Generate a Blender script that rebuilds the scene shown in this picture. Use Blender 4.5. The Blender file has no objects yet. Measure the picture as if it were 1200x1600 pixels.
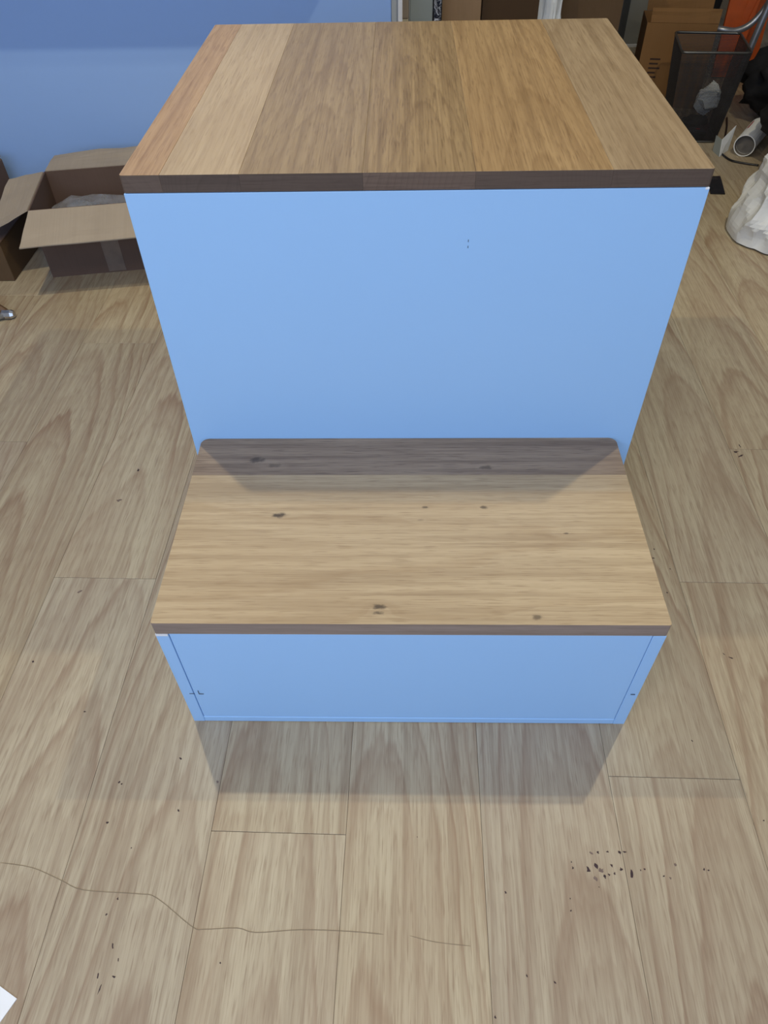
import bpy, bmesh, math, random
from mathutils import Vector, Matrix, noise

S = bpy.context.scene
C = S.collection
rnd = random.Random(7)

# ------------------------------------------------------------------ camera
cam_d = bpy.data.cameras.new('camera')
cam = bpy.data.objects.new('camera', cam_d)
C.objects.link(cam)
S.camera = cam
F_PX = 1124.4
cam_d.sensor_fit = 'VERTICAL'
cam_d.sensor_height = 36.0
cam_d.lens = F_PX / 1600.0 * 36.0
cam_d.clip_start = 0.02
pit, yaw, rol = [math.radians(v) for v in (-47.2224, -2.0904, -1.5334)]
fw = Vector((math.sin(yaw) * math.cos(pit), math.cos(yaw) * math.cos(pit), math.sin(pit)))
rt = Vector((math.cos(yaw), -math.sin(yaw), 0))
up = rt.cross(fw)
r2 = rt * math.cos(rol) + up * math.sin(rol)
u2 = -rt * math.sin(rol) + up * math.cos(rol)
m3 = Matrix((r2, u2, -fw)).transposed()
cam.matrix_world = Matrix.Translation((-0.0092, -0.5370, 1.0787)) @ m3.to_4x4()

# ------------------------------------------------------------------ world, lights, exposure
S.view_settings.view_transform = 'Standard'
S.view_settings.look = 'None'
S.view_settings.gamma = 1.0
S.view_settings.use_curve_mapping = False
S.view_settings.exposure = 0.0
w = bpy.data.worlds.new('overcast_daylight')
S.world = w
w.use_nodes = True
bg = w.node_tree.nodes['Background']
bg.inputs[0].default_value = (0.50, 0.67, 1.0, 1)
bg.inputs[1].default_value = 3.9

LAMP_COL = (1.0, 0.87, 0.61)
LAMPS = ((-0.74, 0.80, 2.20), (0.93, 0.88, 2.20))      # two hanging downlights behind the podium
LAMP_W = 14.3
PANEL = (-0.3, -0.95, 2.585)                            # unseen panel above the photographer, added to fill the shadows
FILL_W = 23.0


def area_light(name, loc, sx, sy, power, col, rot=(0, 0, 0)):
    l = bpy.data.lights.new(name, 'AREA')
    l.shape = 'RECTANGLE'
    l.size = sx
    l.size_y = sy
    l.energy = power
    l.color = col
    o = bpy.data.objects.new(name, l)
    o.location = loc
    o.rotation_euler = rot
    C.objects.link(o)
    return o


for p_ in LAMPS:
    dl = bpy.data.lights.new('downlight', 'AREA')
    dl.shape = 'DISK'
    dl.size = 0.045
    dl.energy = LAMP_W
    dl.color = LAMP_COL
    do = bpy.data.objects.new('downlight', dl)
    do.location = p_
    C.objects.link(do)
area_light('added_fill_light', PANEL, 1.16, 0.56, FILL_W, (1.0, 0.875, 0.79))
# shop window behind the photographer: portal for the daylight
WIN_Y = -2.6
WX0, WX1 = -2.2, 1.2
pl = area_light('window_portal', ((WX0 + WX1) / 2, WIN_Y + 0.02, 1.70), WX1 - WX0, 1.6, 1.0, (1, 1, 1), (math.radians(90), 0, 0))
pl.data.cycles.is_portal = True


# ------------------------------------------------------------------ node helpers
class NT:
    def __init__(s, name, rough=0.5, spec=0.5, col=(0.8, 0.8, 0.8)):
        s.m = bpy.data.materials.new(name)
        s.m.use_nodes = True
        s.t = s.m.node_tree
        s.b = s.t.nodes['Principled BSDF']
        s.b.inputs['Roughness'].default_value = rough
        s.b.inputs['Specular IOR Level'].default_value = spec
        s.b.inputs['Base Color'].default_value = (*col, 1)

    def n(s, typ, **kw):
        x = s.t.nodes.new(typ)
        for k, v in kw.items():
            setattr(x, k, v)
        return x

    def set(s, sock, v):
        if isinstance(v, bpy.types.NodeSocket):
            s.t.links.new(v, sock)
        elif v is not None:
            sock.default_value = v

    def math(s, op, a, b=None, c=None, clamp=False):
        x = s.n('ShaderNodeMath', operation=op, use_clamp=clamp)
        s.set(x.inputs[0], a)
        s.set(x.inputs[1], b)
        s.set(x.inputs[2], c)
        return x.outputs[0]

    def vec(s, x=0.0, y=0.0, z=0.0):
        v = s.n('ShaderNodeCombineXYZ')
        for i, q in enumerate((x, y, z)):
            s.set(v.inputs[i], q)
        return v.outputs[0]

    def noise(s, vec, scale=1.0, detail=2.0, rough=0.5, dist=0.0):
        x = s.n('ShaderNodeTexNoise')
        s.set(x.inputs['Vector'], vec)
        x.inputs['Scale'].default_value = scale
        x.inputs['Detail'].default_value = detail
        x.inputs['Roughness'].default_value = rough
        x.inputs['Distortion'].default_value = dist
        return x.outputs['Fac']

    def mix(s, fac, a, b, blend='MIX'):
        x = s.n('ShaderNodeMix', data_type='RGBA', blend_type=blend)
        s.set(x.inputs['Factor'], fac)
        for k, v in (('A', a), ('B', b)):
            sock = [i for i in x.inputs if i.name == k and i.type == 'RGBA'][0]
            s.set(sock, (*v, 1) if isinstance(v, tuple) and len(v) == 3 else v)
        return [o for o in x.outputs if o.type == 'RGBA'][0]

    def maprange(s, v, a, b, c=0.0, d=1.0, smooth=False):
        x = s.n('ShaderNodeMapRange')
        x.interpolation_type = 'SMOOTHSTEP' if smooth else 'LINEAR'
        for i, q in enumerate((v, a, b, c, d)):
            s.set(x.inputs[i], q)
        return x.outputs[0]

    def coords(s):
        tc = s.n('ShaderNodeTexCoord')
        sp = s.n('ShaderNodeSeparateXYZ')
        s.t.links.new(tc.outputs['Object'], sp.inputs[0])
        return sp.outputs

    def bump(s, h, strength=0.2, dist=0.001):
        x = s.n('ShaderNodeBump')
        x.inputs['Strength'].default_value = strength
        x.inputs['Distance'].default_value = dist
        s.set(x.inputs['Height'], h)
        s.t.links.new(x.outputs[0], s.b.inputs['Normal'])

    def base(s, c):
        s.set(s.b.inputs['Base Color'], c)


def srgb(r, g, b):
    f = lambda v: (v / 255) / 12.92 if v / 255 <= 0.04045 else ((v / 255 + 0.055) / 1.055) ** 2.4
    return (f(r), f(g), f(b))


def wood(name, light, mid, dark, along='y', arch=1.0, freq=9.0, curve=55.0, rough=0.45, var=0.12, ring=0.55,
         fib=0.35, knots=(), shift=0.08, blotch=0.3, wob=0.10, finescale=420):
    """Sawn timber: nested cathedral rings, long fibres, pores, per piece random offset and tone. knots: (u, v, size, strength) in local metres"""
    t = NT(name, rough=rough, spec=0.4)
    X = t.coords()
    u, v = (X[0], X[1]) if along == 'y' else (X[1], X[0])
    z = X[2]
    rn = t.n('ShaderNodeObjectInfo').outputs['Random']
    r1 = t.math('FRACT', t.math('MULTIPLY', rn, 17.31))
    r2_ = t.math('FRACT', t.math('MULTIPLY', rn, 43.77))
    off = t.math('MULTIPLY', rn, 37.0)
    vo = t.math('ADD', v, off)
    # slow wander of the pith line
    wan = t.noise(t.vec(t.math('MULTIPLY', u, 2.0), t.math('MULTIPLY', vo, 1.3), off), 1.0, 2.0)
    wan2 = t.noise(t.vec(t.math('MULTIPLY', u, 11.0), t.math('MULTIPLY', vo, 2.2), off), 1.0, 3.0)
    uu = t.math('ADD', u, t.math('MULTIPLY', t.math('SUBTRACT', r1, 0.5), 2 * shift))
    uu = t.math('ADD', uu, t.math('MULTIPLY', t.math('SUBTRACT', wan, 0.5), 0.10))
    q = t.math('MULTIPLY', t.math('MULTIPLY', uu, uu), curve)
    f = t.math('ADD', t.math('MULTIPLY', vo, arch), q)
    f = t.math('ADD', f, t.math('MULTIPLY', wan2, wob))
    f = t.math('ADD', f, t.math('MULTIPLY', z, 3.0))
    for (ku, kv, ks, kst) in knots:
        du = t.math('DIVIDE', t.math('SUBTRACT', u, ku), ks)
        dv = t.math('DIVIDE', t.math('SUBTRACT', v, kv), ks * 2.2)
        d2 = t.math('ADD', t.math('MULTIPLY', du, du), t.math('MULTIPLY', dv, dv))
        f = t.math('ADD', f, t.math('DIVIDE', 0.09, t.math('ADD', 1.0, t.math('MULTIPLY', d2, 0.25))))
    jag = t.noise(t.vec(t.math('MULTIPLY', u, 130.0), t.math('MULTIPLY', vo, 5.0), off), 1.0, 3.0)
    f = t.math('ADD', f, t.math('MULTIPLY', t.math('SUBTRACT', jag, 0.5), 0.07))
    saw = t.math('FRACT', t.math('MULTIPLY', f, freq / 2))
    line = t.math('MULTIPLY', t.math('POWER', saw, 3.6), t.maprange(saw, 0.90, 1.0, 1.0, 0.0, True))
    saw2 = t.math('FRACT', t.math('MULTIPLY', f, freq * 1.63))
    line2 = t.math('MULTIPLY', t.math('POWER', saw2, 1.6), t.maprange(saw2, 0.86, 1.0, 1.0, 0.0, True))
    rmask = t.noise(t.vec(t.math('MULTIPLY', u, 7.0), t.math('MULTIPLY', vo, 1.6), t.math('ADD', off, 9.0)), 1.0, 2.0)
    rings = t.math('ADD', t.math('MULTIPLY', line, 1.1), t.math('MULTIPLY', line2, 0.35))
    rings = t.math('MULTIPLY', rings, t.maprange(rmask, 0.30, 0.62, 0.35, 1.0, True), clamp=True)
    fibre = t.noise(t.vec(t.math('MULTIPLY', u, finescale), t.math('MULTIPLY', vo, 7.0), t.math('MULTIPLY', z, finescale)), 1.0, 3.0, 0.6)
    fibre2 = t.noise(t.vec(t.math('MULTIPLY', u, finescale * .22), t.math('MULTIPLY', vo, 2.2), t.math('MULTIPLY', z, 90.0)), 1.0, 3.0, 0.6)
    blot = t.noise(t.vec(t.math('MULTIPLY', u, 9.0), t.math('MULTIPLY', vo, 2.5), off), 1.0, 3.0)
    pores = t.noise(t.vec(t.math('MULTIPLY', u, 480), t.math('MULTIPLY', vo, 24.0), t.math('MULTIPLY', z, 480)), 1.0, 2.0)
    k = t.math('MULTIPLY', rings, ring)
    col = t.mix(k, light, mid)
    col = t.mix(t.math('MULTIPLY', t.maprange(fibre2, 0.38, 0.72, 0, 1, True), fib), col, dark)
    col = t.mix(t.math('MULTIPLY', t.maprange(fibre, 0.45, 0.75, 0, 1, True), fib * 0.8), col, dark)
    col = t.mix(t.math('MULTIPLY', t.maprange(pores, 0.54, 0.70), fib * 1.1), col, dark)
    col = t.mix(t.math('MULTIPLY', t.maprange(blot, 0.35, 0.7, 0, 1, True), blotch), col, mid)
    hs = t.n('ShaderNodeHueSaturation')
    t.set(hs.inputs['Value'], t.math('ADD', 1.0 - var / 2, t.math('MULTIPLY', r2_, var)))
    t.set(hs.inputs['Saturation'], t.math('ADD', 0.92, t.math('MULTIPLY', r1, 0.14)))
    t.set(hs.inputs['Color'], col)
    col = hs.outputs[0]
    for (ku, kv, ks, kst) in knots:
        n_ = t.noise(t.vec(t.math('MULTIPLY', u, 160), t.math('MULTIPLY', v, 110), 0.0), 1.0, 3.0)
        du = t.math('DIVIDE', t.math('SUBTRACT', u, ku), ks)
        dv = t.math('DIVIDE', t.math('SUBTRACT', v, kv), ks * 2.0)
        d = t.math('SQRT', t.math('ADD', t.math('MULTIPLY', du, du), t.math('MULTIPLY', dv, dv)))
        d = t.math('ADD', d, t.math('MULTIPLY', t.math('SUBTRACT', n_, 0.5), 1.6))
        col = t.mix(t.math('MULTIPLY', t.maprange(d, 0.25, 1.15, 1, 0, True), kst), col, (0.06, 0.042, 0.028))
    t.base(col)
    rr = t.math('ADD', rough - 0.05, t.math('MULTIPLY', fibre, 0.12))
    t.set(t.b.inputs['Roughness'], rr)
    t.bump(fibre, 0.12, 0.0006)
    return t.m


def paint(name, col, rough=0.45, mottle=0.03, spec=0.45, dirt=0.0):
    t = NT(name, rough=rough, spec=spec)
    X = t.coords()
    v = t.vec(X[0], X[1], X[2])
    n1 = t.noise(v, 3.0, 4.0)
    n2 = t.noise(v, 90.0, 2.0)
    c = t.mix(t.maprange(n1, 0.3, 0.7, 0, mottle * 4), col, tuple(q * 0.86 for q in col))
    c = t.mix(t.maprange(n2, 0.3, 0.7, 0, mottle * 2), c, tuple(min(1, q * 1.1) for q in col))
    if dirt:
        n3 = t.noise(v, 14.0, 5.0, 0.7)
        c = t.mix(t.maprange(n3, 0.62, 0.8, 0, dirt, True), c, tuple(q * 0.6 for q in col))
    t.base(c)
    t.bump(n2, 0.06, 0.0006)
    return t.m


def card(name, col, rough=0.8):
    t = NT(name, rough=rough, spec=0.25)
    X = t.coords()
    fl = t.noise(t.vec(t.math('MULTIPLY', X[0], 220), t.math('MULTIPLY', X[1], 4), t.math('MULTIPLY', X[2], 8)), 1.0, 1.0)
    bl = t.noise(t.vec(X[0], X[1], X[2]), 9.0, 4.0)
    c = t.mix(t.maprange(bl, 0.3, 0.7, 0, 0.5), col, tuple(q * 0.8 for q in col))
    c = t.mix(t.maprange(fl, 0.4, 0.7, 0, 0.18), c, tuple(q * 0.72 for q in col))
    t.base(c)
    t.bump(fl, 0.08, 0.0006)
    return t.m


def plain(name, col, rough=0.5, metal=0.0, spec=0.5, trans=0.0, alpha=1.0, mott=0.25, sc=30.0):
    t = NT(name, rough=rough, spec=spec)
    X = t.coords()
    n1 = t.noise(t.vec(X[0], X[1], X[2]), sc, 4.0)
    t.base(t.mix(t.maprange(n1, 0.3, 0.7), col, tuple(q * (1 - mott) for q in col)))
    t.b.inputs['Metallic'].default_value = metal
    t.b.inputs['Transmission Weight'].default_value = trans
    t.b.inputs['Alpha'].default_value = alpha
    return t.m


M = {}
M['floor'] = wood('laminate_floor', srgb(188, 177, 150), srgb(146, 122, 99), srgb(130, 109, 87), 'y', arch=.75, freq=9.0, curve=40.0,
                  rough=0.42, var=0.12, ring=0.85, fib=0.45, blotch=0.25, wob=.20, shift=.06)
M['subfloor'] = plain('dark_subfloor', (0.05, 0.04, 0.028), 0.9)
M['blue'] = paint('pale_blue_lacquer', (0.37, 0.64, 0.99), 0.42, 0.02, 0.4)
M['wall'] = paint('pale_blue_wall_paint', (0.31, 0.49, 0.84), 0.6, 0.03, 0.3, dirt=0.06)
M['ceil'] = paint('ceiling_paint', (0.75, 0.75, 0.73), 0.8)
M['neutral'] = paint('neutral_wall_paint', (0.42, 0.42, 0.41), 0.8)
M['trim'] = paint('light_grey_trim', (0.40, 0.42, 0.40), 0.5)
M['white_edge'] = paint('white_edge_and_glint', (0.86, 0.90, 0.94), 0.5)
M['lamp_body'] = paint('white_lamp_body', (0.8, 0.8, 0.8), 0.5)
M['card'] = card('tan_cardboard', srgb(172, 158, 138))
M['card_in'] = card('brown_cardboard', srgb(104, 84, 72))
M['card_dark'] = card('dark_brown_cardboard', srgb(98, 78, 56))
M['card_mid'] = card('light_brown_cardboard', srgb(168, 138, 104))
M['card_shaded'] = card('shaded_brown_cardboard', srgb(74, 57, 40))  # brown card with the tall carton's shade put into its colour
M['card_ship'] = card('shipping_cardboard', srgb(134, 98, 58))
M['tape'] = plain('packing_tape', srgb(120, 104, 92), 0.3)
M['black'] = plain('black_cloth', (0.012, 0.012, 0.014), 0.8, mott=0.5, sc=12)
M['black_plastic'] = plain('black_plastic', (0.012, 0.012, 0.015), 0.35)
M['mesh'] = plain('dark_mesh_wire', (0.035, 0.033, 0.032), 0.55, metal=0.2)
M['rim'] = plain('grey_rim_wire', (0.16, 0.16, 0.15), 0.35, metal=0.8)
M['tube'] = plain('grey_steel_tube', (0.42, 0.43, 0.44), 0.35, metal=0.7)
M['orange'] = plain('orange_plastic', srgb(196, 86, 24), 0.55, mott=0.15)
M['grey'] = plain('grey_plastic', srgb(150, 150, 142), 0.6, mott=0.15, sc=8)
M['grey_d'] = plain('dark_grey_plastic', srgb(95, 97, 98), 0.6, mott=0.15, sc=8)
M['greenish'] = plain('grey_green_panel', srgb(165, 175, 172), 0.5, mott=0.1, sc=6)
M['cream'] = plain('cream_plastic', srgb(215, 205, 175), 0.5, mott=0.1)
M['white_bag'] = plain('white_woven_sack', srgb(225, 228, 226), 0.5, mott=0.12, sc=18)
M['poly'] = plain('thin_white_plastic', srgb(226, 232, 234), 0.35, mott=0.1, sc=25)
M['paper'] = plain('white_paper', (0.9, 0.94, 0.96), 0.6, mott=0.02)
M['roll_in'] = plain('grey_roll_inside', srgb(120, 116, 110), 0.7)
M['red'] = plain('red_print', srgb(190, 60, 60), 0.6)
M['print'] = plain('dark_print', srgb(62, 42, 28), 0.8)
M['pencil'] = plain('dark_mark', (0.03, 0.03, 0.045), 0.8)
M['speck'] = plain('dried_dark_stain', srgb(66, 46, 52), 0.7, mott=0.5, sc=200)
M['speck_soft'] = plain('faded_stain', srgb(128, 110, 100), 0.7, mott=0.3, sc=200)
M['scratch'] = plain('grey_scuff', srgb(146, 132, 108), 0.7, mott=0.2, sc=60)
M['liner'] = plain('clear_plastic_liner', (0.55, 0.58, 0.62), 0.25, alpha=0.45, mott=0.3, sc=40)
M['chrome'] = plain('chrome', (0.6, 0.6, 0.6), 0.2, metal=0.9)
M['brown_wood'] = plain('brown_wood_bar', srgb(98, 72, 48), 0.6)
M['glass'] = plain('window_glass', (0.95, 0.98, 1.0), 0.02, trans=1.0, mott=0.0)
M['end_grain'] = wood('oak_end_grain', srgb(104, 88, 76), srgb(88, 73, 62), srgb(70, 56, 47), 'x', arch=3.0, freq=16, curve=900, rough=.6, var=.45, ring=.6, fib=.3, wob=.3)
M['edge_oak'] = wood('oak_raw_edge', srgb(158, 142, 130), srgb(140, 124, 112), srgb(116, 100, 88), 'x', arch=.3, freq=10, curve=40, rough=.6, var=.05, ring=.5, fib=.4, wob=.2)


# ------------------------------------------------------------------ geometry helpers
def link(name, me, mat, parent=None, smooth=False):
    o = bpy.data.objects.new(name, me)
    C.objects.link(o)
    if mat and not me.materials:
        me.materials.append(mat)
    if parent:
        o.parent = parent
    if smooth:
        for p in me.polygons:
            p.use_smooth = True
    return o


def bm_box(bm, x0, x1, y0, y1, z0, z1, mtx=None):
    vs = [bm.verts.new((x, y, z)) for z in (z0, z1) for (x, y) in ((x0, y0), (x1, y0), (x1, y1), (x0, y1))]
    for f in ((3, 2, 1, 0), (4, 5, 6, 7), (0, 1, 5, 4), (1, 2, 6, 5), (2, 3, 7, 6), (3, 0, 4, 7)):
        bm.faces.new([vs[i] for i in f])
    if mtx is not None:
        bmesh.ops.transform(bm, matrix=mtx, verts=vs)
    return vs


def finish(name, bm, mat, parent=None, bevel=0.0, seg=2, smooth=False):
    if bevel:
        bmesh.ops.bevel(bm, geom=bm.edges[:], offset=bevel, segments=seg, profile=0.6, affect='EDGES')
    bmesh.ops.recalc_face_normals(bm, faces=bm.faces[:])
    me = bpy.data.meshes.new(name)
    bm.to_mesh(me)
    bm.free()
    return link(name, me, M[mat] if isinstance(mat, str) else mat, parent, smooth)


def box(name, x0, x1, y0, y1, z0, z1, mat, parent=None, bevel=0.0, origin=None, seg=1):
    """box in world coordinates; object origin at its centre unless given"""
    o = Vector(origin) if origin else Vector(((x0 + x1) / 2, (y0 + y1) / 2, (z0 + z1) / 2))
    bm = bmesh.new()
    bm_box(bm, x0 - o.x, x1 - o.x, y0 - o.y, y1 - o.y, z0 - o.z, z1 - o.z)
    ob = finish(name, bm, mat, parent, bevel, seg)
    ob.location = o
    if parent:
        ob.location = o - parent.location
    return ob


def prism(name, poly, z0, z1, mat, parent=None, bevel=0.0, loc=(0, 0, 0), seg=2, edge=None, edge_all=False):
    bm = bmesh.new()
    lo = [bm.verts.new((x, y, z0)) for x, y in poly]
    hi = [bm.verts.new((x, y, z1)) for x, y in poly]
    n = len(poly)
    bm.faces.new(list(reversed(lo)))
    bm.faces.new(hi)
    for i in range(n):
        bm.faces.new((lo[i], lo[(i + 1) % n], hi[(i + 1) % n], hi[i]))
    if bevel:
        es = [e for e in bm.edges if abs(e.verts[0].co.z - e.verts[1].co.z) < 1e-6 and e.verts[0].co.z > (z0 + z1) / 2]
        bmesh.ops.bevel(bm, geom=es, offset=bevel, segments=seg, profile=0.6, affect='EDGES')
    if edge:
        for f in bm.faces:
            f.normal_update()
            if abs(f.normal.z) < .3 and (abs(f.normal.y) > .5 or edge_all):
                f.material_index = 1
    o = finish(name, bm, mat, parent)
    if edge:
        o.data.materials.append(M[edge])
    o.location = loc
    return o


def slab(name, pts, thick, mat, parent=None, sub=0, wav=0.0, seed=0):
    """thin sheet from 4 corner points (a b c d), given thickness along its normal; optional waviness"""
    a, b, c, d = [Vector(p) for p in pts]
    nrm = (b - a).cross(d - a).normalized()
    k = max(1, sub)
    bm = bmesh.new()
    g = {}
    for s in (0, 1):
        for i in range(k + 1):
            for j in range(k + 1):
                u_, v_ = i / k, j / k
                q = a.lerp(b, u_).lerp(d.lerp(c, u_), v_)
                if wav:
                    q = q + nrm * wav * v_ * (noise.noise(Vector((u_ * 3 + seed, v_ * 3, seed * 1.7))))
                g[s, i, j] = bm.verts.new(q + nrm * (thick * (s - 0.5)))
    for i in range(k):
        for j in range(k):
            bm.faces.new((g[1, i, j], g[1, i + 1, j], g[1, i + 1, j + 1], g[1, i, j + 1]))
            bm.faces.new((g[0, i, j + 1], g[0, i + 1, j + 1], g[0, i + 1, j], g[0, i, j]))
    for i in range(k):
        bm.faces.new((g[0, i, 0], g[0, i + 1, 0], g[1, i + 1, 0], g[1, i, 0]))
        bm.faces.new((g[1, i, k], g[1, i + 1, k], g[0, i + 1, k], g[0, i, k]))
        bm.faces.new((g[1, 0, i], g[1, 0, i + 1], g[0, 0, i + 1], g[0, 0, i]))
        bm.faces.new((g[0, k, i], g[0, k, i + 1], g[1, k, i + 1], g[1, k, i]))
    return finish(name, bm, mat, parent)


def bm_tube(bm, pts, rad, n=10, cap=True):
    pts = [Vector(p) for p in pts]
    rings = []
    prev = None
    for i, p in enumerate(pts):
        t = (pts[min(i + 1, len(pts) - 1)] - pts[max(i - 1, 0)]).normalized()
        a = Vector((0, 0, 1)) if abs(t.z) < 0.9 else Vector((1, 0, 0))
        if prev is not None:
            x = (prev - t * prev.dot(t)).normalized()
        else:
            x = t.cross(a).normalized()
        prev = x
        y = t.cross(x)
        r = rad[i] if isinstance(rad, (list, tuple)) else rad
        rings.append([bm.verts.new(p + (x * math.cos(2 * math.pi * k / n) + y * math.sin(2 * math.pi * k / n)) * r) for k in range(n)])
    for a, b in zip(rings, rings[1:]):
        for k in range(n):
            bm.faces.new((a[k], a[(k + 1) % n], b[(k + 1) % n], b[k]))
    if cap:
        bm.faces.new(list(reversed(rings[0])))
        bm.faces.new(rings[-1])


def tube(name, pts, rad, mat, parent=None, n=10):
    bm = bmesh.new()
    bm_tube(bm, pts, rad, n)
    return finish(name, bm, mat, parent, smooth=True)


def smooth_path(pts, k=6):
    pts = [Vector(p) for p in pts]
    out = []
    for i in range(len(pts) - 1):
        p0, p1, p2, p3 = pts[max(i - 1, 0)], pts[i], pts[i + 1], pts[min(i + 2, len(pts) - 1)]
        for j in range(k):
            t = j / k
            out.append(0.5 * ((2 * p1) + (p2 - p0) * t + (2 * p0 - 5 * p1 + 4 * p2 - p3) * t * t + (3 * p1 - p0 - 3 * p2 + p3) * t ** 3))
    out.append(pts[-1])
    return out


def empty(name, loc=(0, 0, 0), parent=None):
    o = bpy.data.objects.new(name, None)
    o.location = loc
    o.empty_display_size = 0.05
    C.objects.link(o)
    if parent:
        o.parent = parent
    return o


def tag(o, label, cat, group=None):
    o['label'] = label
    o['category'] = cat
    if group:
        o['group'] = group
    return o


def struct(o, label=None):
    o['kind'] = 'structure'
    if label:
        o['label'] = label
    return o


# ------------------------------------------------------------------ room shell
ROT = -0.0165          # planks lie about one degree off the podium
fl = box('floor', -2.4, 2.4, -2.7, 4.5, -0.06, -0.0075, 'subfloor', origin=(0, 0, -0.03))
struct(fl, 'light oak laminate plank floor with scattered dark specks')
PW, PL = 0.1962, 1.22
X_SEAM = -0.4795
joints = {-3: .664, -2: 1.055, -1: .280, 0: .665 + .1, 1: -.176, 2: .55, 3: .35, 4: -.080, 5: .292, 6: .660, 7: 1.03, 8: 2.055}
bm = bmesh.new()
bm_box(bm, -PW / 2 + .0002, PW / 2 - .0002, -PL / 2 + .0003, PL / 2 - .0003, -0.007, 0)
bmesh.ops.bevel(bm, geom=[e for e in bm.edges if all(v.co.z > -0.001 for v in e.verts)], offset=0.0004, segments=1, affect='EDGES')
bmesh.ops.recalc_face_normals(bm, faces=bm.faces[:])
plank_me = bpy.data.meshes.new('plank')
bm.to_mesh(plank_me)
bm.free()
plank_me.materials.append(M['floor'])
cr, sr = math.cos(ROT), math.sin(ROT)
for k in range(-10, 15):
    j0 = joints.get(k, rnd.uniform(0, PL))
    xc = X_SEAM + (k + .5) * PW
    j = j0
    while j > -2.75:
        j -= PL
    while j < 4.4:
        yc = j + PL / 2
        o = bpy.data.objects.new('plank', plank_me)
        C.objects.link(o)
        o.parent = fl
        o.location = (xc * cr - yc * sr, xc * sr + yc * cr, 0.03)
        o.rotation_euler.z = ROT
        j += PL

WALL_Y = 1.93
wb = box('wall_back', -2.4, -0.040, WALL_Y, WALL_Y + .10, 0, 2.6, 'wall')
struct(wb, 'pale blue painted wall behind the cardboard boxes')
lg = box('trim_1', -2.4, -0.042, WALL_Y - .255, WALL_Y - .001, .845, .875, 'wall', bevel=.002)
struct(lg, 'wall ledge above the frame shading the top of the wall')
struct(box('trim_2', -0.0395, -0.0215, WALL_Y - .004, WALL_Y + .10, 0, 2.55, 'trim', bevel=.0015), 'grey-green door trim strip at end of blue wall')
struct(box('trim_3', -0.0210, -0.0075, WALL_Y - .010, WALL_Y + .10, 0, 2.55, 'ceil', bevel=.0015), 'pale trim strip beside the blue wall')
struct(box('wall_far', -2.4, 2.5, 4.5, 4.6, 0, 2.6, 'neutral'))
struct(box('wall_left', -2.5, -2.4, -2.7, 4.6, 0, 2.6, 'neutral'))
struct(box('wall_right', 2.4, 2.5, -2.7, 4.5, 0, 2.6, 'neutral'))
struct(box('ceiling', -2.5, 2.5, -2.7, 4.6, 2.6, 2.7, 'ceil'))
# shop-front wall with its large window, behind the photographer
wf = box('wall_front', -2.4, 2.4, WIN_Y - .1, WIN_Y, 0, .88, 'neutral')
struct(wf)
for (a, b, c, d) in ((-2.4, WX0, .88, 2.6), (WX1, 2.4, .88, 2.6), (WX0, WX1, 2.52, 2.6)):
    q = box('wall_panel', a, b, WIN_Y - .1, WIN_Y, c, d, 'neutral', wf)
wn = empty('window_1', (0, WIN_Y - .05, .88))
struct(wn, 'wide shop window behind the photographer')
for (a, b, c, d) in ((WX0, WX1, .88, .93), (WX0, WX1, 2.47, 2.52), (WX0, WX0 + .05, .93, 2.47), (WX1 - .05, WX1, .93, 2.47), (-.525, -.475, .93, 2.47)):
    box('window_frame', a, b, WIN_Y - .08, WIN_Y - .03, c, d, 'trim', wn)

# frame and back of the added fill panel
cp = empty('added_fill_panel', (PANEL[0], PANEL[1], PANEL[2]))
tag(cp, 'unseen fill light panel added above the photographer', 'lamp')
for (a, b, c, d) in ((-.60, .60, -.30, -.281), (-.60, .60, .281, .30), (-.60, -.581, -.28, .28), (.581, .60, -.28, .28)):
    bm = bmesh.new()
    bm_box(bm, a, b, c, d, -.006, .014)
    finish('panel_frame', bm, 'lamp_body', cp)
bm = bmesh.new()
bm_box(bm, -.58, .58, -.28, .28, .004, .014)
finish('panel_back', bm, 'lamp_body', cp)
# hanging lamps
for i, p_ in enumerate(LAMPS):
    lf = empty('pendant_lamp', p_)
    tag(lf, ('left', 'right')[i] + ' one of two small white pendant lamps above the podium', 'lamp', 'pendant lamps over the podium')
    bm = bmesh.new()
    bm_tube(bm, [(0, 0, .004), (0, 0, .03), (0, 0, .09), (0, 0, .10)], [.055, .055, .05, .012], 20)
    finish('lamp_housing', bm, 'lamp_body', lf, smooth=True)
    tube('cord', [(0, 0, .10), (0, 0, 2.6 - p_[2])], .003, 'black_plastic', lf, 6)

# ------------------------------------------------------------------ two-step podium
W1, H1, T1, D1 = .69, .2541, .0250, .3706
W2, H2, T2, D2, X2 = .734, .6908, .0219, .6813, .0059
K1, K2 = H1 + T1, H2 + T2
pod = empty('step_podium', (0, 0, 0))
tag(pod, 'two-step podium of pale blue panels with oak treads in mid-floor', 'step podium')
G = .0004
BT = .018
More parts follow.
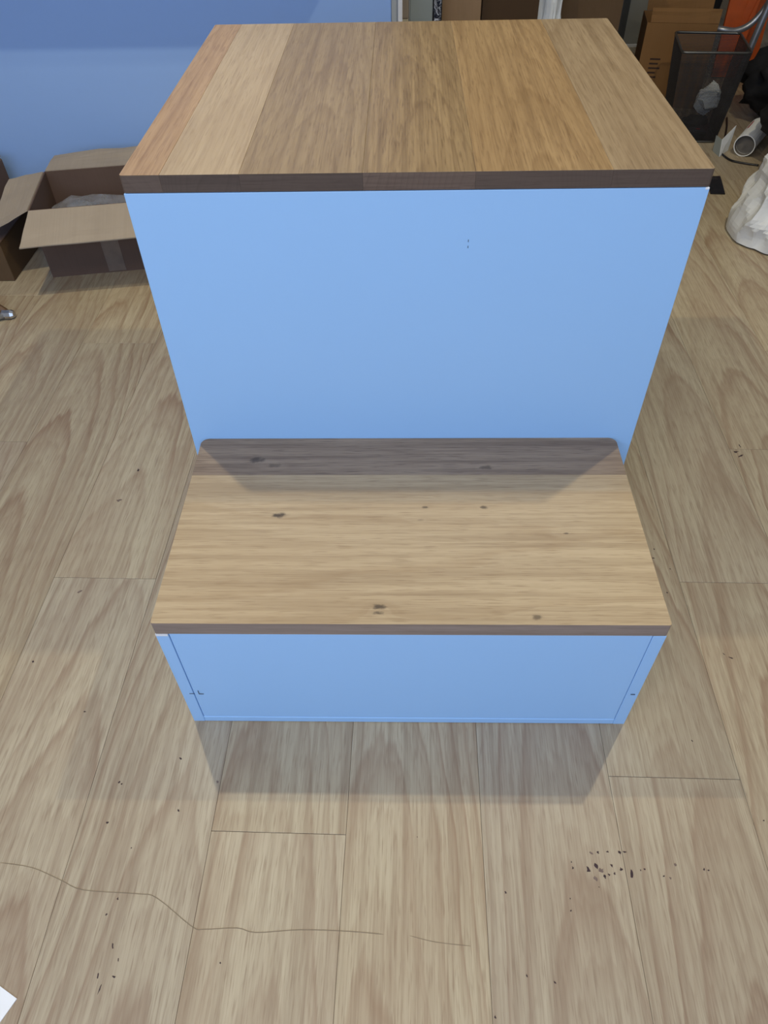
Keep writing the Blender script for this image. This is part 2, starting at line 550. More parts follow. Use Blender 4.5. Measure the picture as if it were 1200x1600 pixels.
# lower box
box('lower_side_panel', -W1 / 2, -W1 / 2 + BT, 0, D1 - .001, 0, H1 - .0012, 'blue', pod, .0006)
box('lower_side_panel', W1 / 2 - BT, W1 / 2, 0, D1 - .001, 0, H1 - .0012, 'blue', pod, .0006)
lfp = box('lower_front_panel', -W1 / 2 + BT + .0011, W1 / 2 - BT - .0008, .0002, BT, .0165, H1 - .0006, 'blue', pod, .0006)
box('bottom_strip', -W1 / 2 + BT + .0004, W1 / 2 - BT - .0004, -.0004, BT, .0012, .0158, 'blue', pod, .0008)
box('edge_glint', -W1 / 2 + .0006, -W1 / 2 + BT - .0006, -.0006, .0040, H1 - .0050, H1 - .0006, 'white_edge', pod)  # pale strip: light caught by the panel's top edge, put into colour
for (x0, x1, z0, z1) in ((-.3185, -.3178, .0905, .1000), (-.3185, -.3110, .0898, .0905), (-.3330, -.3250, .0905, .0910), (.3330, .3395, .0960, .0972)):
    b_ = box('pencil_mark', x0, x1, -.0011, -.0005, z0, z1, 'pencil', pod)


def rounded(x0, x1, y0, y1, r, corners, n=6):
    pts = []
    for (cx, cy, a0, key) in ((x0, y0, 180, 'fl'), (x1, y0, 270, 'fr'), (x1, y1, 0, 'br'), (x0, y1, 90, 'bl')):
        if key in corners:
            sx = cx + r * (1 if 'l' in key else -1)
            sy = cy + r * (1 if 'f' in key else -1)
            for i in range(n + 1):
                a = math.radians(a0 + 90 * i / n)
                pts.append((sx + r * math.cos(a), sy + r * math.sin(a)))
        else:
            pts.append((cx, cy))
    return pts


# lower tread: two staves glued edge to edge, grain along the width
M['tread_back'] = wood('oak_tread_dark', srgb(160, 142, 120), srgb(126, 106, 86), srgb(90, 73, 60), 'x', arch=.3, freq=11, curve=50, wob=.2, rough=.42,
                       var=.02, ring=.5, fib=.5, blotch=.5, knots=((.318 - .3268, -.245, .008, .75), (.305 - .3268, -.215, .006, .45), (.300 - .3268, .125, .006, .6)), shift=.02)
M['tread_front'] = wood('oak_tread', srgb(190, 171, 138), srgb(162, 138, 104), srgb(130, 107, 78), 'x', arch=.25, freq=11, curve=16, wob=.25, rough=.42,
                        var=.02, ring=.5, fib=.42, blotch=.3,
                        knots=((.196 - .1415, -.194, .0065, .95), (.028 - .1415, -.040, .0055, .85), (.018 - .1415, -.041, .004, .8), (.212 - .1415, .027, .0028, .7),
                               (.212 - .1415, .116, .0035, .75), (.012 - .1415, .171, .0045, .7), (.160 - .1415, .231, .0022, .7), (.186 - .1415, .02, .003, .3)), shift=.01)
lt = empty('lower_tread', (0, 0, H1), pod)
YS = .2830
prism('stave', rounded(-W1 / 2, W1 / 2, -YS / 2, YS / 2, .003, ('fl', 'fr')), 0, T1, 'tread_front', lt, .0008, (0, YS / 2, 0), 2, 'edge_oak')
hb = (D1 - .0006 - YS) / 2
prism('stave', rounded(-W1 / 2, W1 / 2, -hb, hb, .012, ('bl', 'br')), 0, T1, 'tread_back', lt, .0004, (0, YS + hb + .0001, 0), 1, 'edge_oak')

# upper box
XL, XR = X2 - W2 / 2, X2 + W2 / 2
YB = D1 + D2
ufp = box('upper_front_panel', XL, XR, D1, D1 + BT, 0, H2 - .0012, 'blue', pod, .0006)
for (x0, x1) in ((XL + .0002, XL + BT), (XR - BT, XR - .0002)):
    box('upper_side_panel', x0, x1, D1 + BT + G, YB - BT - G, 0, H2 - .0012, 'blue', pod, .0006)
box('upper_back_panel', XL, XR, YB - BT, YB - .002, 0, H2 - .0012, 'blue', pod, .0006)
box('corner_chip', XR - .0055, XR - .0003, D1 - .0006, D1 + .004, H2 - .0040, H2 - .0009, 'white_edge', pod, .0008)
for z in (.622, .6135):
    box('pencil_mark', .0780, .0788, D1 - .0006, D1 + .0002, z, z + .003, 'pencil', pod)
# upper tread: six staves running back to front
ut = empty('upper_tread', (X2, D1, H2), pod)
cuts = [-W2 / 2, -.3165, -.2170, -.0635, .0760, .2440, W2 / 2]
tones = [(srgb(178, 148, 108), srgb(152, 120, 80), srgb(126, 95, 62), 16, 90), (srgb(186, 166, 130), srgb(168, 146, 110), srgb(146, 122, 88), 9, 40),
         (srgb(162, 141, 104), srgb(134, 112, 78), srgb(110, 88, 58), 18, 60), (srgb(158, 137, 102), srgb(124, 103, 74), srgb(98, 78, 53), 19, 45),
         (srgb(166, 140, 100), srgb(136, 110, 74), srgb(112, 88, 58), 17, 50), (srgb(160, 142, 114), srgb(134, 115, 88), srgb(112, 93, 68), 13, 30)]
for i in range(6):
    a, b = cuts[i] + .0001, cuts[i + 1] - .0001
    li, mi, da, fr, cu = tones[i]
    mt = wood('oak_stave_%d' % i, li, mi, da, 'y', arch=.45, freq=fr, curve=cu, rough=.40, var=.02, ring=.65, fib=.5, blotch=.3, shift=.03, wob=.16)
    cs = ('fl', 'bl') if i == 0 else (('fr', 'br') if i == 5 else ())
    prism('stave', rounded(a - (a + b) / 2, b - (a + b) / 2, -D2 / 2, D2 / 2, .004, cs, 4), 0, T2, mt, ut, .0003, ((a + b) / 2, D2 / 2, 0), 1, 'end_grain')

# ------------------------------------------------------------------ floor marks
fm = bmesh.new()
frnd = random.Random(3)


def blot(bm, x, y, r, st=1.0, ang=0.0):
    n = 9
    c, s = math.cos(ang), math.sin(ang)
    top, bot = [], []
    for k in range(n):
        a = 2 * math.pi * k / n
        rr = .72 * r * frnd.uniform(.35, 1.35)
        px, py = rr * max(st, 1) * math.cos(a), rr * min(st, 1) * math.sin(a)
        X_, Y_ = x + px * c - py * s, y + px * s + py * c
        top.append(bm.verts.new((X_, Y_, .0004)))
        bot.append(bm.verts.new((X_, Y_, -.0002)))
    bm.faces.new(top)
    for k in range(n):
        bm.faces.new((bot[k], bot[(k + 1) % n], top[(k + 1) % n], top[k]))


def add_marks(name, spots, mat, label):
    bm = bmesh.new()
    for s in spots:
        blot(bm, *s)
    o = finish(name, bm, mat, fl)
    o.location = (0, 0, .03)
    o['kind'] = 'stuff'
    o['label'] = label
    return o


SPECKS = [(0.2502, -0.2179, 0.00389, 1.8, -1.05),
          (0.2677, -0.195, 0.00239, 1, 0.0),
          (0.2813, -0.1939, 0.0024, 0.8, 0.0),
          (0.2982, -0.1946, 0.00319, 0.7, -0.52),
          (0.3056, -0.1937, 0.0032, 0.7, 0.0),
          (0.2626, -0.2128, 0.00313, 1.6, -0.87),
          (0.2715, -0.2268, 0.00232, 1.5, -1.05),
          (0.2781, -0.2242, 0.00232, 1, 0.0),
          (0.2855, -0.2225, 0.00233, 1, 0.0),
          (0.2832, -0.2117, 0.00235, 1.4, -1.05),
          (0.2964, -0.2166, 0.00312, 1, 0.0),
          (0.3092, -0.2231, 0.0031, 2.4, -1.75),
          (0.3226, -0.2179, 0.00156, 1, 0.0),
          (0.3283, -0.2162, 0.00196, 1, 0.0),
          (0.2287, -0.2081, 0.00157, 1, 0.0),
          (0.2293, -0.2157, 0.00195, 1.4, -1.4),
          (0.2181, -0.2697, 0.00222, 0.8, 0.0),
          (0.2195, -0.2548, 0.00113, 1, 0.0),
          (0.2611, -0.2399, 0.00114, 1, 0.0),
          (0.3526, -0.225, 0.00194, 1, 0.0),
          (0.4105, -0.2153, 0.00196, 1, 0.0),
          (0.4162, -0.2169, 0.00157, 1, 0.0),
          (0.1327, -0.2479, 0.00227, 1, 0.0),
          (0.1501, -0.3448, 0.00136, 2, -1.4),
          (0.1849, -0.352, 0.00135, 2, -1.05),
          (0.1063, -0.39, 0.00162, 1.5, -1.57),
          (0.5147, -0.1483, 0.00169, 1, 0.0),
          (0.4455, -0.0279, 0.00188, 1.5, -1.22),
          (0.0131, -0.1768, 0.00122, 1, 0.0),
          (-0.4406, -0.101, 0.0027, 1, 0.0),
          (-0.4359, -0.1039, 0.0018, 1, 0.0),
          (-0.4416, -0.161, 0.00213, 1.6, -0.52),
          (-0.3404, -0.1423, 0.00172, 1.6, -1.05),
          (-0.3974, -0.1963, 0.00164, 1, 0.0),
          (-0.399, -0.2623, 0.00231, 1, 0.0),
          (-0.4094, -0.2822, 0.00189, 1, 0.0),
          (-0.3905, -0.319, 0.00217, 2, -1.4),
          (-0.4004, -0.3523, 0.00175, 3, -1.54),
          (-0.3938, -0.3669, 0.0011, 6, -1.75),
          (-0.3793, -0.3535, 0.00279, 0.7, -0.35),
          (-0.3785, -0.3349, 0.00085, 6, -1.31),
          (-0.2448, -0.3367, 0.00175, 1, 0.0),
          (-0.5828, 0.5838, 0.00344, 2, -1.57),
          (-0.3542, -0.0629, 0.00185, 1.6, -0.52),
          (-0.5279, 0.0148, 0.00302, 0.6, -0.17),
          (-0.6466, 0.1075, 0.00331, 0.8, 0.0),
          (0.7206, 0.6395, 0.00953, 0.45, 0.26),
          (0.7278, 0.6271, 0.01102, 0.3, 0.44),
          (0.7348, 0.6581, 0.00161, 5, -1.4),
          (0.478, 0.3628, 0.00194, 1, 0.0),
          (0.4716, 0.3405, 0.00381, 0.5, 0.0),
          (0.4965, 0.3142, 0.00187, 1, 0.0),
          (0.4768, 0.259, 0.00239, 0.8, 0.0),
          (0.5509, 0.1221, 0.00536, 0.4, -0.52),
          (0.5413, 0.1296, 0.00324, 0.3, -1.05)]
SOFT = [(0.2585, -0.1959, 0.00398, 0.8, 0.0),
          (0.258, -0.2286, 0.00385, 1.4, -1.22),
          (0.2686, -0.2186, 0.00467, 1, 0.0),
          (-0.6007, 0.4932, 0.00734, 0.7, 0.0),
          (-0.6119, 0.2567, 0.00741, 0.5, 0.7),
          (-0.2896, -0.0996, 0.00267, 1, 0.0),
          (0.3616, -0.2274, 0.00232, 1, 0.0),
          (0.3722, -0.2099, 0.00237, 1, 0.0)]
add_marks('dark_specks', SPECKS, 'speck', 'small dark dried specks scattered on the floor planks')
add_marks('faded_stains', SOFT, 'speck_soft', 'faded greyish stains on the floor planks')
hair = [(-0.58, -0.218), (-0.532, -0.224), (-0.485, -0.24), (-0.45, -0.252), (-0.373, -0.256), (-0.345, -0.261), (-0.29, -0.295), (-0.272, -0.298),
        (-0.229, -0.296), (-0.203, -0.301), (-0.144, -0.297), (-0.08, -0.298), (-0.033, -0.301)]
hair2 = [(0.001, -0.302), (0.035, -0.309), (0.081, -0.313)]
for hp in (hair, hair2):
    path = smooth_path([(x, y, .0001) for x, y in hp], 4)
    rr = [.00055 if hp is hair else .0004] * len(path)
    rr[0] = rr[-1] = .0001
    o = tube('scuff_line', path, rr, 'scratch', fl, 5)
    o.location = (0, 0, .03)


# ------------------------------------------------------------------ cardboard cartons on the left
ez = Vector((0, 0, 1))


def carton(name, origin, ang, w_, d_, h_, mat='card', inner='card_in', th=.004):
    """open carton: origin = front-left bottom corner; returns root and local axes"""
    r = empty(name, origin)
    r.rotation_euler.z = ang
    for nm, (x0, x1, y0, y1, z0, z1) in (('bottom', (th, w_ - th, th, d_ - th, 0, th)), ('front_wall', (0, w_, 0, th, 0, h_)), ('back_wall', (0, w_, d_ - th, d_, 0, h_)),
                                         ('side_wall', (0, th, th, d_ - th, 0, h_)), ('side_wall', (w_ - th, w_, th, d_ - th, 0, h_))):
        bm = bmesh.new()
        bm_box(bm, x0, x1, y0, y1, z0, z1)
        finish(nm, bm, mat, r)
    return r


A = math.radians(9.5)
ct = carton('open_carton', (-1.045, 1.410, 0), A, .44, .27, .20, 'card_in')  # body colour darkened for the shade under the front flap
tag(ct, 'open cardboard carton with flaps spread, against the blue wall', 'carton')
slab('flap', [(.003, -.002, .200), (.437, -.002, .200), (.442, -.138, .162), (-.012, -.136, .160)], .0035, 'card', ct, 6, .006, 1)
slab('flap', [(.003, .272, .200), (.437, .272, .200), (.432, .405, .207), (.010, .395, .200)], .0035, 'card', ct, 6, .010, 2)
slab('flap', [(-.002, .004, .200), (-.002, .266, .200), (-.105, .262, .188), (-.128, .002, .146)], .0035, 'card', ct, 6, .006, 3)
slab('flap', [(.442, .004, .200), (.442, .266, .200), (.56, .262, .170), (.56, .002, .170)], .0035, 'card', ct, 4, .006, 4)
slab('tape_strip', [(.165, -.0008, .004), (.215, -.0008, .004), (.215, -.0008, .196), (.165, -.0008, .196)], .0004, 'tape', ct)
bm = bmesh.new()
g = [[bm.verts.new((.01 + .42 * i / 14, .012 + .20 * j / 8, .125 + .035 * noise.noise(Vector((i * .45, j * .6, 3.0))) + .02 * math.sin(i * .35))) for j in range(9)] for i in range(15)]
for i in range(14):
    for j in range(8):
        bm.faces.new((g[i][j], g[i + 1][j], g[i + 1][j + 1], g[i][j + 1]))
bmesh.ops.solidify(bm, geom=bm.faces[:], thickness=.0006)
finish('plastic_liner', bm, 'liner', ct, smooth=True)

cb = empty('closed_carton', (-1.48, 1.39, 0))
tag(cb, 'low brown carton at left edge under the flap of the open carton', 'carton')
box('carton_body', -1.48, -1.152, 1.39, 1.62, 0, .115, 'card_dark', cb, .0015)
box('carton_lid', -1.482, -1.150, 1.389, 1.622, .1152, .119, 'card_in', cb, .001)
sb = empty('small_carton', (-1.50, 1.72, 0))
tag(sb, 'small brown carton at left edge against the blue wall', 'carton')
box('carton_body', -1.50, -1.300, 1.73, 1.86, 0, .175, 'card_in', sb, .006)
box('carton_lid', -1.502, -1.304, 1.728, 1.862, .1752, .180, 'card', sb, .001)

# foot of a trestle at the left edge
tf = empty('trestle_foot', (-1.08, 1.19, 0))
tag(tf, 'metal-capped foot of a stand at the left edge of the floor', 'stand')
bm = bmesh.new()
bm_tube(bm, [(-.030, 0, .013), (-.026, 0, .013), (-.004, 0, .013), (.004, 0, .013)], [.009, .0125, .0125, .009], 8)
finish('end_cap', bm, 'chrome', tf)
tube('brown_bar', [(-.022, .006, .015), (-.20, .150, .015)], .0135, 'brown_wood', tf, 4)
tube('steel_bar', [(-.022, -.003, .012), (-.10, -.045, .012), (-.24, -.12, .012)], .009, 'tube', tf)

# sheet of paper at lower left
pp = prism('paper_sheet', [(-.496, -.379), (-.5165, -.3690), (-.68, -.286), (-.76, -.44), (-.572, -.535)], .0002, .0012, 'paper')
tag(pp, 'corner of a white paper sheet at the lower left of the floor', 'paper')

# ------------------------------------------------------------------ storage corner behind, right of the blue wall
bx = empty('folding_screen', (.02, 2.30, 0))
tag(bx, 'pale grey-green screen standing right of the blue wall trim', 'screen')
box('panel_board', .0175, .093, 2.30, 2.33, 0, .85, 'greenish', bx, .002)
box('panel_edge', .0135, .0172, 2.298, 2.332, 0, .85, 'trim', bx, .001)
cs_ = empty('cream_canister', (.004, 2.26, 0))
tag(cs_, 'narrow cream canister between the wall trim and grey panel', 'canister')
box('canister_base', -.0105, .0130, 2.24, 2.28, 0, .425, 'black_plastic', cs_, .003)
box('canister_body', -.0095, .0120, 2.242, 2.278, .4252, .445, 'cream', cs_, .003)
box('canister_cap', -.0100, .0125, 2.241, 2.279, .4452, .62, 'card', cs_, .003)

t_ = NT('marbled_print', .3)
X_ = t_.coords()
n_ = t_.noise(t_.vec(X_[0], X_[1], X_[2]), 45.0, 4.0, .6, 1.5)
cr_ = t_.n('ShaderNodeValToRGB')
cr_.color_ramp.elements[0].color = (.01, .012, .025, 1)
cr_.color_ramp.elements[0].position = .45
cr_.color_ramp.elements[1].color = (.7, .74, .8, 1)
cr_.color_ramp.elements[1].position = .62
t_.t.links.new(n_, cr_.inputs[0])
t_.base(cr_.outputs[0])
M['marble'] = t_.m
pb = empty('printed_box', (.108, 2.31, 0))
tag(pb, 'slim upright box with black and white marbled print', 'box')
box('box_body', .0945, .1225, 2.295, 2.34, 0, .70, 'black_plastic', pb, .001)
box('printed_face', .0970, .1200, 2.2940, 2.2949, .41, .69, 'marble', pb)

cc = carton('upright_carton', (.262, 2.36, 0), math.radians(12), .20, .26, .62, 'card_shaded')
tag(cc, 'tall brown carton with a shadowed side, behind the podium top', 'carton')
for o_ in list(cc.children):
    if o_.name.startswith('side_wall'):
        o_.data.materials.clear()
        o_.data.materials.append(M['card_shaded'])
cd = empty('carton_light_face', (.13, 2.42, 0))  # sheet added in place of the carton's lighter face
tag(cd, 'light brown sheet standing in for the light face of the tall carton', 'cardboard')
slab('cardboard_sheet', [(.0, -.02, .003), (.128, -.06, .003), (.128, -.05, .60), (.0, -.01, .60)], .005, 'card_mid', cd, 4, .004, 5)

# brown carton right of it
ce = carton('broad_carton', (.51, 2.62, 0), math.radians(-2), .285, .34, .60, 'card_dark')
tag(ce, 'broad dark brown carton at the far right corner of podium top', 'carton')


def lump(name, loc, rad, mat, parent=None, amp=.18, fq=2.2, sub=4, seed=0.0, flat=True, crease=0.0, smooth=True, lean=(0, 0)):
    bm = bmesh.new()
    bmesh.ops.create_icosphere(bm, subdivisions=sub, radius=1.0)
    for v in bm.verts:
        d = v.co.normalized()
        n1 = noise.noise(d * fq + Vector((seed, seed * 2, 0)))
        n2 = noise.noise(d * fq * 3 + Vector((seed, 0, seed)))
        cx = abs(noise.noise(d * fq * 2.2 + Vector((0, seed, seed * 3))))
        r = 1 + amp * n1 + amp * .4 * n2 - crease * (1 - min(1, cx * 3))
        v.co = Vector((d.x * rad[0], d.y * rad[1], d.z * rad[2])) * r
        v.co.z += rad[2] * .86
        if flat and v.co.z < 0:
            v.co.z = 0.0005 * (1 + n2)
        v.co.x += lean[0] * v.co.z
        v.co.y += lean[1] * v.co.z
    o = finish(name, bm, mat, parent, smooth=smooth)
    o.location = loc
    return o


pg = lump('plastic_bag', (.505, 2.515, 0), (.052, .045, .36), 'poly', amp=.22, fq=2.6, seed=3.3, crease=.15, smooth=False)
tag(pg, 'crumpled white plastic bag standing in front of the broad carton', 'bag')

gb = empty('grey_crate', (1.03, 3.50, 0))
tag(gb, 'grey storage crate standing behind the brown shipping carton', 'crate')
bm = bmesh.new()
bm_box(bm, 0, .30, 0, .34, .004, .36)
go = finish('crate_body', bm, 'grey', gb, .006)
go.location = (.055, .12, 0)
bm = bmesh.new()
bm_box(bm, -.008, .308, -.008, .348, .362, .40)
go = finish('crate_lid', bm, 'grey_d', gb, .006)
go.location = (.055, .12, 0)
slab('crate_side', [(0, .03, .004), (.052, .11, .004), (.052, .11, .36), (0, .03, .36)], .006, 'grey_d', gb)
slab('bottom_rim', [(.05, .11, .001), (.36, .11, .001), (.36, .105, .012), (.05, .105, .012)], .006, 'white_edge', gb)

# shipping carton behind the bin
sc_ = empty('shipping_carton', (.946, 2.778, 0))
sc_.rotation_euler.z = math.radians(-8.6)
tag(sc_, 'brown shipping carton with faint printed lines behind the mesh bin', 'carton')
for nm, (x0, x1, y0, y1, z0, z1) in (('front_wall', (0, .266, 0, .004, 0, .298)), ('back_wall', (0, .266, .18, .184, 0, .298)), ('side_wall', (0, .004, .0045, .1795, 0, .298)),
                                     ('side_wall', (.262, .266, .0045, .1795, 0, .298)), ('bottom', (.0045, .2615, .0045, .1795, 0, .004))):
    bm = bmesh.new()
    bm_box(bm, x0, x1, y0, y1, z0, z1)
    finish(nm, bm, 'card_ship', sc_, .001)
slab('flap', [(.012, .001, .299), (.266, .001, .299), (.268, .010, .345), (.010, .010, .345)], .004, 'card_ship', sc_, 4, .006, 6)
slab('flap', [(.012, .182, .299), (.266, .182, .299), (.268, .20, .36), (.010, .20, .36)], .004, 'card_ship', sc_, 4, .006, 7)
for i in range(5):
    wl = (.040, .034, .044, .030, .036)[i]
    bm = bmesh.new()
    bm_box(bm, .040, .040 + wl, -.0006, -.0001, .172 - i * .016, .178 - i * .016)
    finish('printed_line', bm, 'print', sc_)

# ------------------------------------------------------------------ mesh bin
mb = empty('mesh_bin', (1.10, 2.47, 0))
tag(mb, 'black wire mesh waste bin standing in front of the shipping carton', 'bin')
o0 = Vector((1.10, 2.47, 0))
top = [Vector(q) - o0 for q in ((.976, 2.382, .300), (1.213, 2.362, .300), (1.248, 2.605, .300), (1.016, 2.635, .300))]
bot = [Vector(q) - o0 for q in ((1.000, 2.385, .004), (1.180, 2.372, .004), (1.207, 2.560, .004), (1.030, 2.580, .004))]


def loop_round(q, r=.018, n=4):
    out = []
    for i in range(4):
        p_, a_, b_ = q[i], q[i - 1], q[(i + 1) % 4]
        d1_, d2_ = (a_ - p_).normalized() * r, (b_ - p_).normalized() * r
        for j in range(n + 1):
            t = j / n
            out.append((p_ + d1_) * (1 - t) ** 2 + p_ * 2 * t * (1 - t) + (p_ + d2_) * t * t)
    return out


lp = loop_round(top)
tube('rim', lp + [lp[0], lp[1]], .0042, 'rim', mb, 8)
lp = loop_round(bot)
tube('base_rim', lp + [lp[0], lp[1]], .004, 'rim', mb, 8)
bm = bmesh.new()
vs = [bm.verts.new(q) for q in loop_round(bot)]
vs2 = [bm.verts.new(q + ez * .003) for q in loop_round(bot)]
bm.faces.new(list(reversed(vs)))
bm.faces.new(vs2)
for i in range(len(vs)):
    bm.faces.new((vs[i], vs[(i + 1) % len(vs)], vs2[(i + 1) % len(vs)], vs2[i]))
finish('base_plate', bm, 'black_plastic', mb)
for i in range(4):
    a_, b_, c_, d_ = bot[i], bot[(i + 1) % 4], top[(i + 1) % 4], top[i]
    nrm = (b_ - a_).cross(d_ - a_).normalized()
    bm = bmesh.new()

    def wire(p_, q_, wd):
        t = (q_ - p_).normalized()
        s_ = nrm.cross(t) * wd / 2
        n2_ = nrm * .0004
        v_ = [bm.verts.new(x) for x in (p_ - s_ - n2_, p_ + s_ - n2_, p_ + s_ + n2_, p_ - s_ + n2_, q_ - s_ - n2_, q_ + s_ - n2_, q_ + s_ + n2_, q_ - s_ + n2_)]
        for f in ((0, 1, 5, 4), (1, 2, 6, 5), (2, 3, 7, 6), (3, 0, 4, 7)):
            bm.faces.new([v_[k] for k in f])
    nv, nh = 46, 62
    for k in range(1, nv):
        t = k / nv
        wire(a_.lerp(b_, t), d_.lerp(c_, t), .0012)
    for k in range(1, nh):
        t = k / nh
        wire(a_.lerp(d_, t), b_.lerp(c_, t), .0012)
    o = finish('mesh_panel', bm, 'mesh', mb)
    o['kind'] = 'stuff'
rp = lump('crumpled_plastic', (1.175, 2.52, .010), (.046, .034, .052), 'poly', amp=.45, fq=1.7, sub=2, seed=9.1, flat=False, crease=.08, smooth=False)
rp.location = (1.165, 2.52, .064)
tag(rp, 'crumpled pale plastic wrapper inside the mesh bin', 'wrapper')
rb = lump('black_wrapper', (1.140, 2.525, .009), (.050, .036, .022), 'black', amp=.3, fq=2.0, sub=3, seed=4.4, crease=.2)
tag(rb, 'crumpled black wrapping at the bottom of the mesh bin', 'wrapper')
bk = box('black_pouch', 1.045, 1.150, 2.400, 2.46, .0085, .030, 'black_plastic', None, .004)
tag(bk, 'flat black pouch with small red mark in the bin', 'pouch')
box('red_mark', 1.118, 1.132, 2.428, 2.438, .0301, .0305, 'red', bk)

# ------------------------------------------------------------------ steel chair, orange board, black bags
ch = empty('steel_chair', (1.40, 2.90, 0))
tag(ch, 'grey steel tube chair frame at the right behind the bin', 'chair')
o1 = Vector((1.40, 2.90, 0))
tube('seat_rail', [Vector(q) - o1 for q in smooth_path([(1.215, 2.97, .236), (1.28, 2.91, .240), (1.345, 2.90, .236), (1.40, 2.90, .262), (1.44, 2.90, .325), (1.47, 2.91, .42)])], .0125, 'tube', ch, 12)
tube('leg', [Vector(q) - o1 for q in ((1.375, 2.84, .003), (1.4005, 2.85, .16), (1.432, 2.86, .36), (1.46, 2.87, .60))], .0135, 'tube', ch, 12)
tube('leg', [Vector(q) - o1 for q in ((1.70, 3.02, .003), (1.72, 3.02, .30), (1.74, 3.02, .60))], .0135, 'tube', ch, 12)
tube('cross_bar', [Vector(q) - o1 for q in ((1.452, 2.868, .55), (1.736, 3.02, .55))], .010, 'tube', ch, 10)
ob = empty('orange_board', (1.46, 3.12, 0))
tag(ob, 'orange plastic board leaning behind the steel tube frame', 'board')
slab('board', [(-.08, .0, .004), (.10, .0, .004), (.11, .09, .62), (-.07, .09, .62)], .012, 'orange', ob, 5, .01, 8)
slab('board_ridge', [(-.025, -.010, .07), (.015, -.010, .07), (.050, .030, .30), (.040, .030, .30)], .004, 'orange', ob)

for (nm, lb, loc, rad, sd, amp) in (
        ('black_bag', 'large black cloth bag slumped right of the mesh bin', (1.62, 2.60, 0), (.31, .17, .17), 1.3, .20),
        ('black_bag', 'black cloth bag on the floor behind the white sack', (1.53, 2.11, 0), (.30, .22, .24), 5.6, .20),
        ('black_bag', 'dark lump added as backdrop between shipping carton and orange board', (1.30, 3.36, 0), (.13, .12, .30), 8.2, .16)):  # last lump is added as a dark backdrop
    b_ = lump(nm, loc, rad, 'black', amp=amp, fq=2.4, sub=4, seed=sd, crease=.12)
    tag(b_, lb, 'bag', 'black bags')

# paper roll, folded card, cable, black tab
pr = empty('paper_roll', (1.237, 2.241, .0))
tag(pr, 'short white paper roll with open grey end lying by black bag', 'paper roll')
ax_ = Vector((.128, .197, 0)).normalized()
L_ = .20
bm = bmesh.new()
n = 24
side = Vector((ax_.y, -ax_.x, 0))
rings = []
for (r, s) in ((.037, 0), (.037, L_), (.034, L_), (.034, .03), (.0, .03)):
    if r:
        rings.append([bm.verts.new(ax_ * s + ez * .0375 + (side * math.cos(2 * math.pi * k / n) + ez * math.sin(2 * math.pi * k / n)) * r) for k in range(n)])
inn = [bm.verts.new(ez * .0375 + (side * math.cos(2 * math.pi * k / n) + ez * math.sin(2 * math.pi * k / n)) * .034) for k in range(n)]
for a_, b_ in ((rings[0], rings[1]), (rings[1], rings[2]), (rings[2], rings[3]), (rings[3], inn), (inn, rings[0])):
    for k in range(n):
        bm.faces.new((a_[k], a_[(k + 1) % n], b_[(k + 1) % n], b_[k]))
bmesh.ops.remove_doubles(bm, verts=bm.verts[:], dist=1e-6)
finish('paper_tube', bm, 'paper', pr, smooth=False)
bm = bmesh.new()
bm_tube(bm, [ax_ * .022 + ez * .0375, ax_ * .026 + ez * .0375], .0335, 24)
finish('inner_disc', bm, 'roll_in', pr)
bm = bmesh.new()
bm_tube(bm, [ax_ * .0015 + ez * .0375, ax_ * .02 + ez * .0375], .0338, 24, cap=False)
finish('inner_wall', bm, 'roll_in', pr)
up_ = (ez * .8 - side * .6).normalized()
tn = up_.cross(ax_).normalized()
slab('red_lettering', [ax_ * .09 + ez * .0375 + up_ * .0372 - tn * .003, ax_ * .17 + ez * .0375 + up_ * .0372 - tn * .003,
                       ax_ * .17 + ez * .0375 + up_ * .0372 + tn * .003, ax_ * .09 + ez * .0375 + up_ * .0372 + tn * .003], .0006, 'red', pr)
fc = empty('folded_card', (1.186, 2.284, 0))
tag(fc, 'folded white card standing left of the paper roll', 'card')
slab('card_leaf', [(-.028, -.045, .001), (.020, .012, .001), (.030, .030, .082), (-.030, -.030, .056)], .0012, 'paper', fc)
slab('card_leaf', [(-.029, -.044, .001), (-.036, .01, .001), (-.038, .015, .054), (-.031, -.029, .055)], .0012, 'greenish', fc)
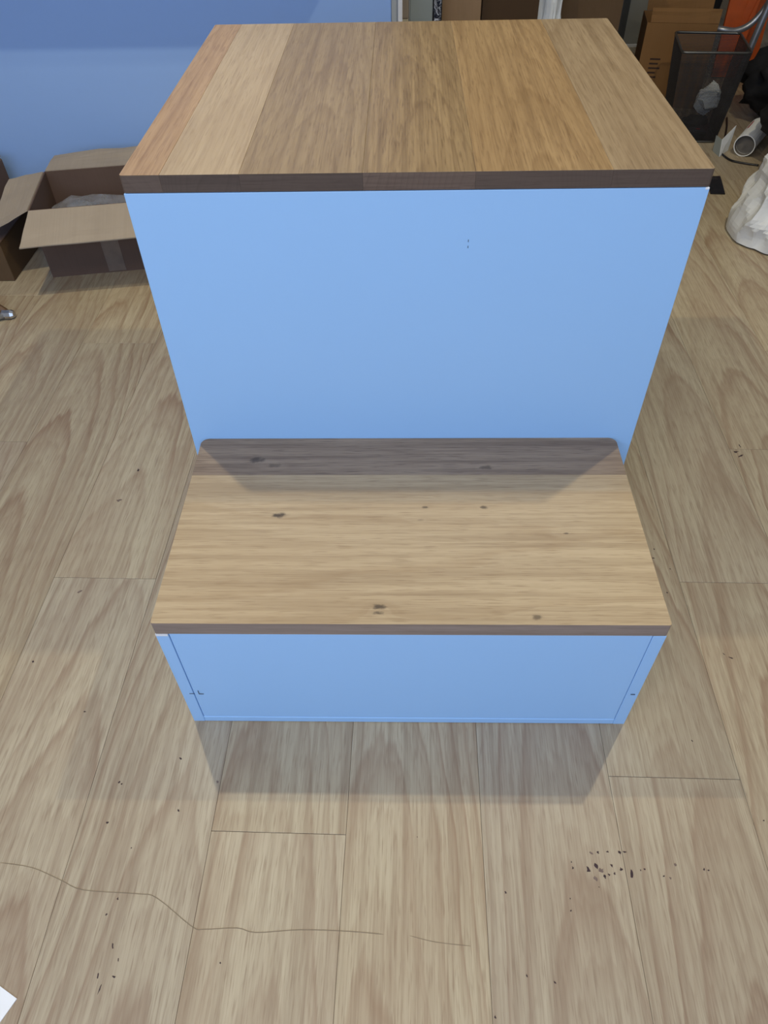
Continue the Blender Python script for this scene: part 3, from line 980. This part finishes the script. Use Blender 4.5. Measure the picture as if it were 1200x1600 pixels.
cbp = smooth_path([(1.30, 2.62, .004), (1.262, 2.50, .004), (1.205, 2.36, .004), (1.165, 2.33, .004), (1.170, 2.27, .004), (1.185, 2.20, .004), (1.225, 2.17, .004), (1.27, 2.15, .004)])
ca = tube('cable', cbp, .0035, 'black_plastic', None, 6)
tag(ca, 'thin black cable running along the floor beside the bin', 'cable')
bt = slab('black_tab', [(1.035, 1.926, .002), (1.083, 1.922, .002), (1.100, 2.046, .010), (1.050, 2.055, .010)], .003, 'black_plastic', None, 4, .006, 9)
tag(bt, 'small black plastic tab on floor behind the podium right corner', 'plastic tab')

# white crumpled sack at right edge
bm = bmesh.new()
NZ, NA = 40, 110
ws = []
for iz in range(NZ):
    t = iz / (NZ - 1)
    z = .40 * t
    cx, cy = 1.20 + .145 * t, 1.625 + .06 * t
    rx, ry = .205 * (1 - .16 * t), .150 * (1 - .30 * t)
    row = []
    for ia in range(NA):
        a = 2 * math.pi * ia / NA
        sx, sy = math.copysign(abs(math.cos(a)) ** .62, math.cos(a)), math.copysign(abs(math.sin(a)) ** .62, math.sin(a))
        d = Vector((math.cos(a) * 1.3, math.sin(a) * 1.3, t * 2.3))
        n1 = abs(noise.noise(d * 2.1 + Vector((5, 1, 2))))
        n2 = noise.noise(d * 4.5 + Vector((1, 7, 3)))
        dv_ = noise.voronoi(d * 1.15 + Vector((3.1, .4, 1.2)))[0]
        k = .90 + .42 * (dv_[0] - .28) * min(1, t * 3 + .35) + .16 * (noise.voronoi(d * 2.7)[0][0] - .3) * min(1, t * 5 + .2)
        k *= 1 - .05 * max(0, 1 - t * 9)
        row.append(bm.verts.new((cx + rx * sx * k, cy + ry * sy * k, z + .006)))
    ws.append(row)
for iz in range(NZ - 1):
    for ia in range(NA):
        bm.faces.new((ws[iz][ia], ws[iz][(ia + 1) % NA], ws[iz + 1][(ia + 1) % NA], ws[iz + 1][ia]))
bm.faces.new(list(reversed(ws[0])))
bm.faces.new(ws[-1])
sk = finish('white_sack', bm, 'white_bag', None)
tag(sk, 'crumpled white woven sack standing at the right edge', 'sack')
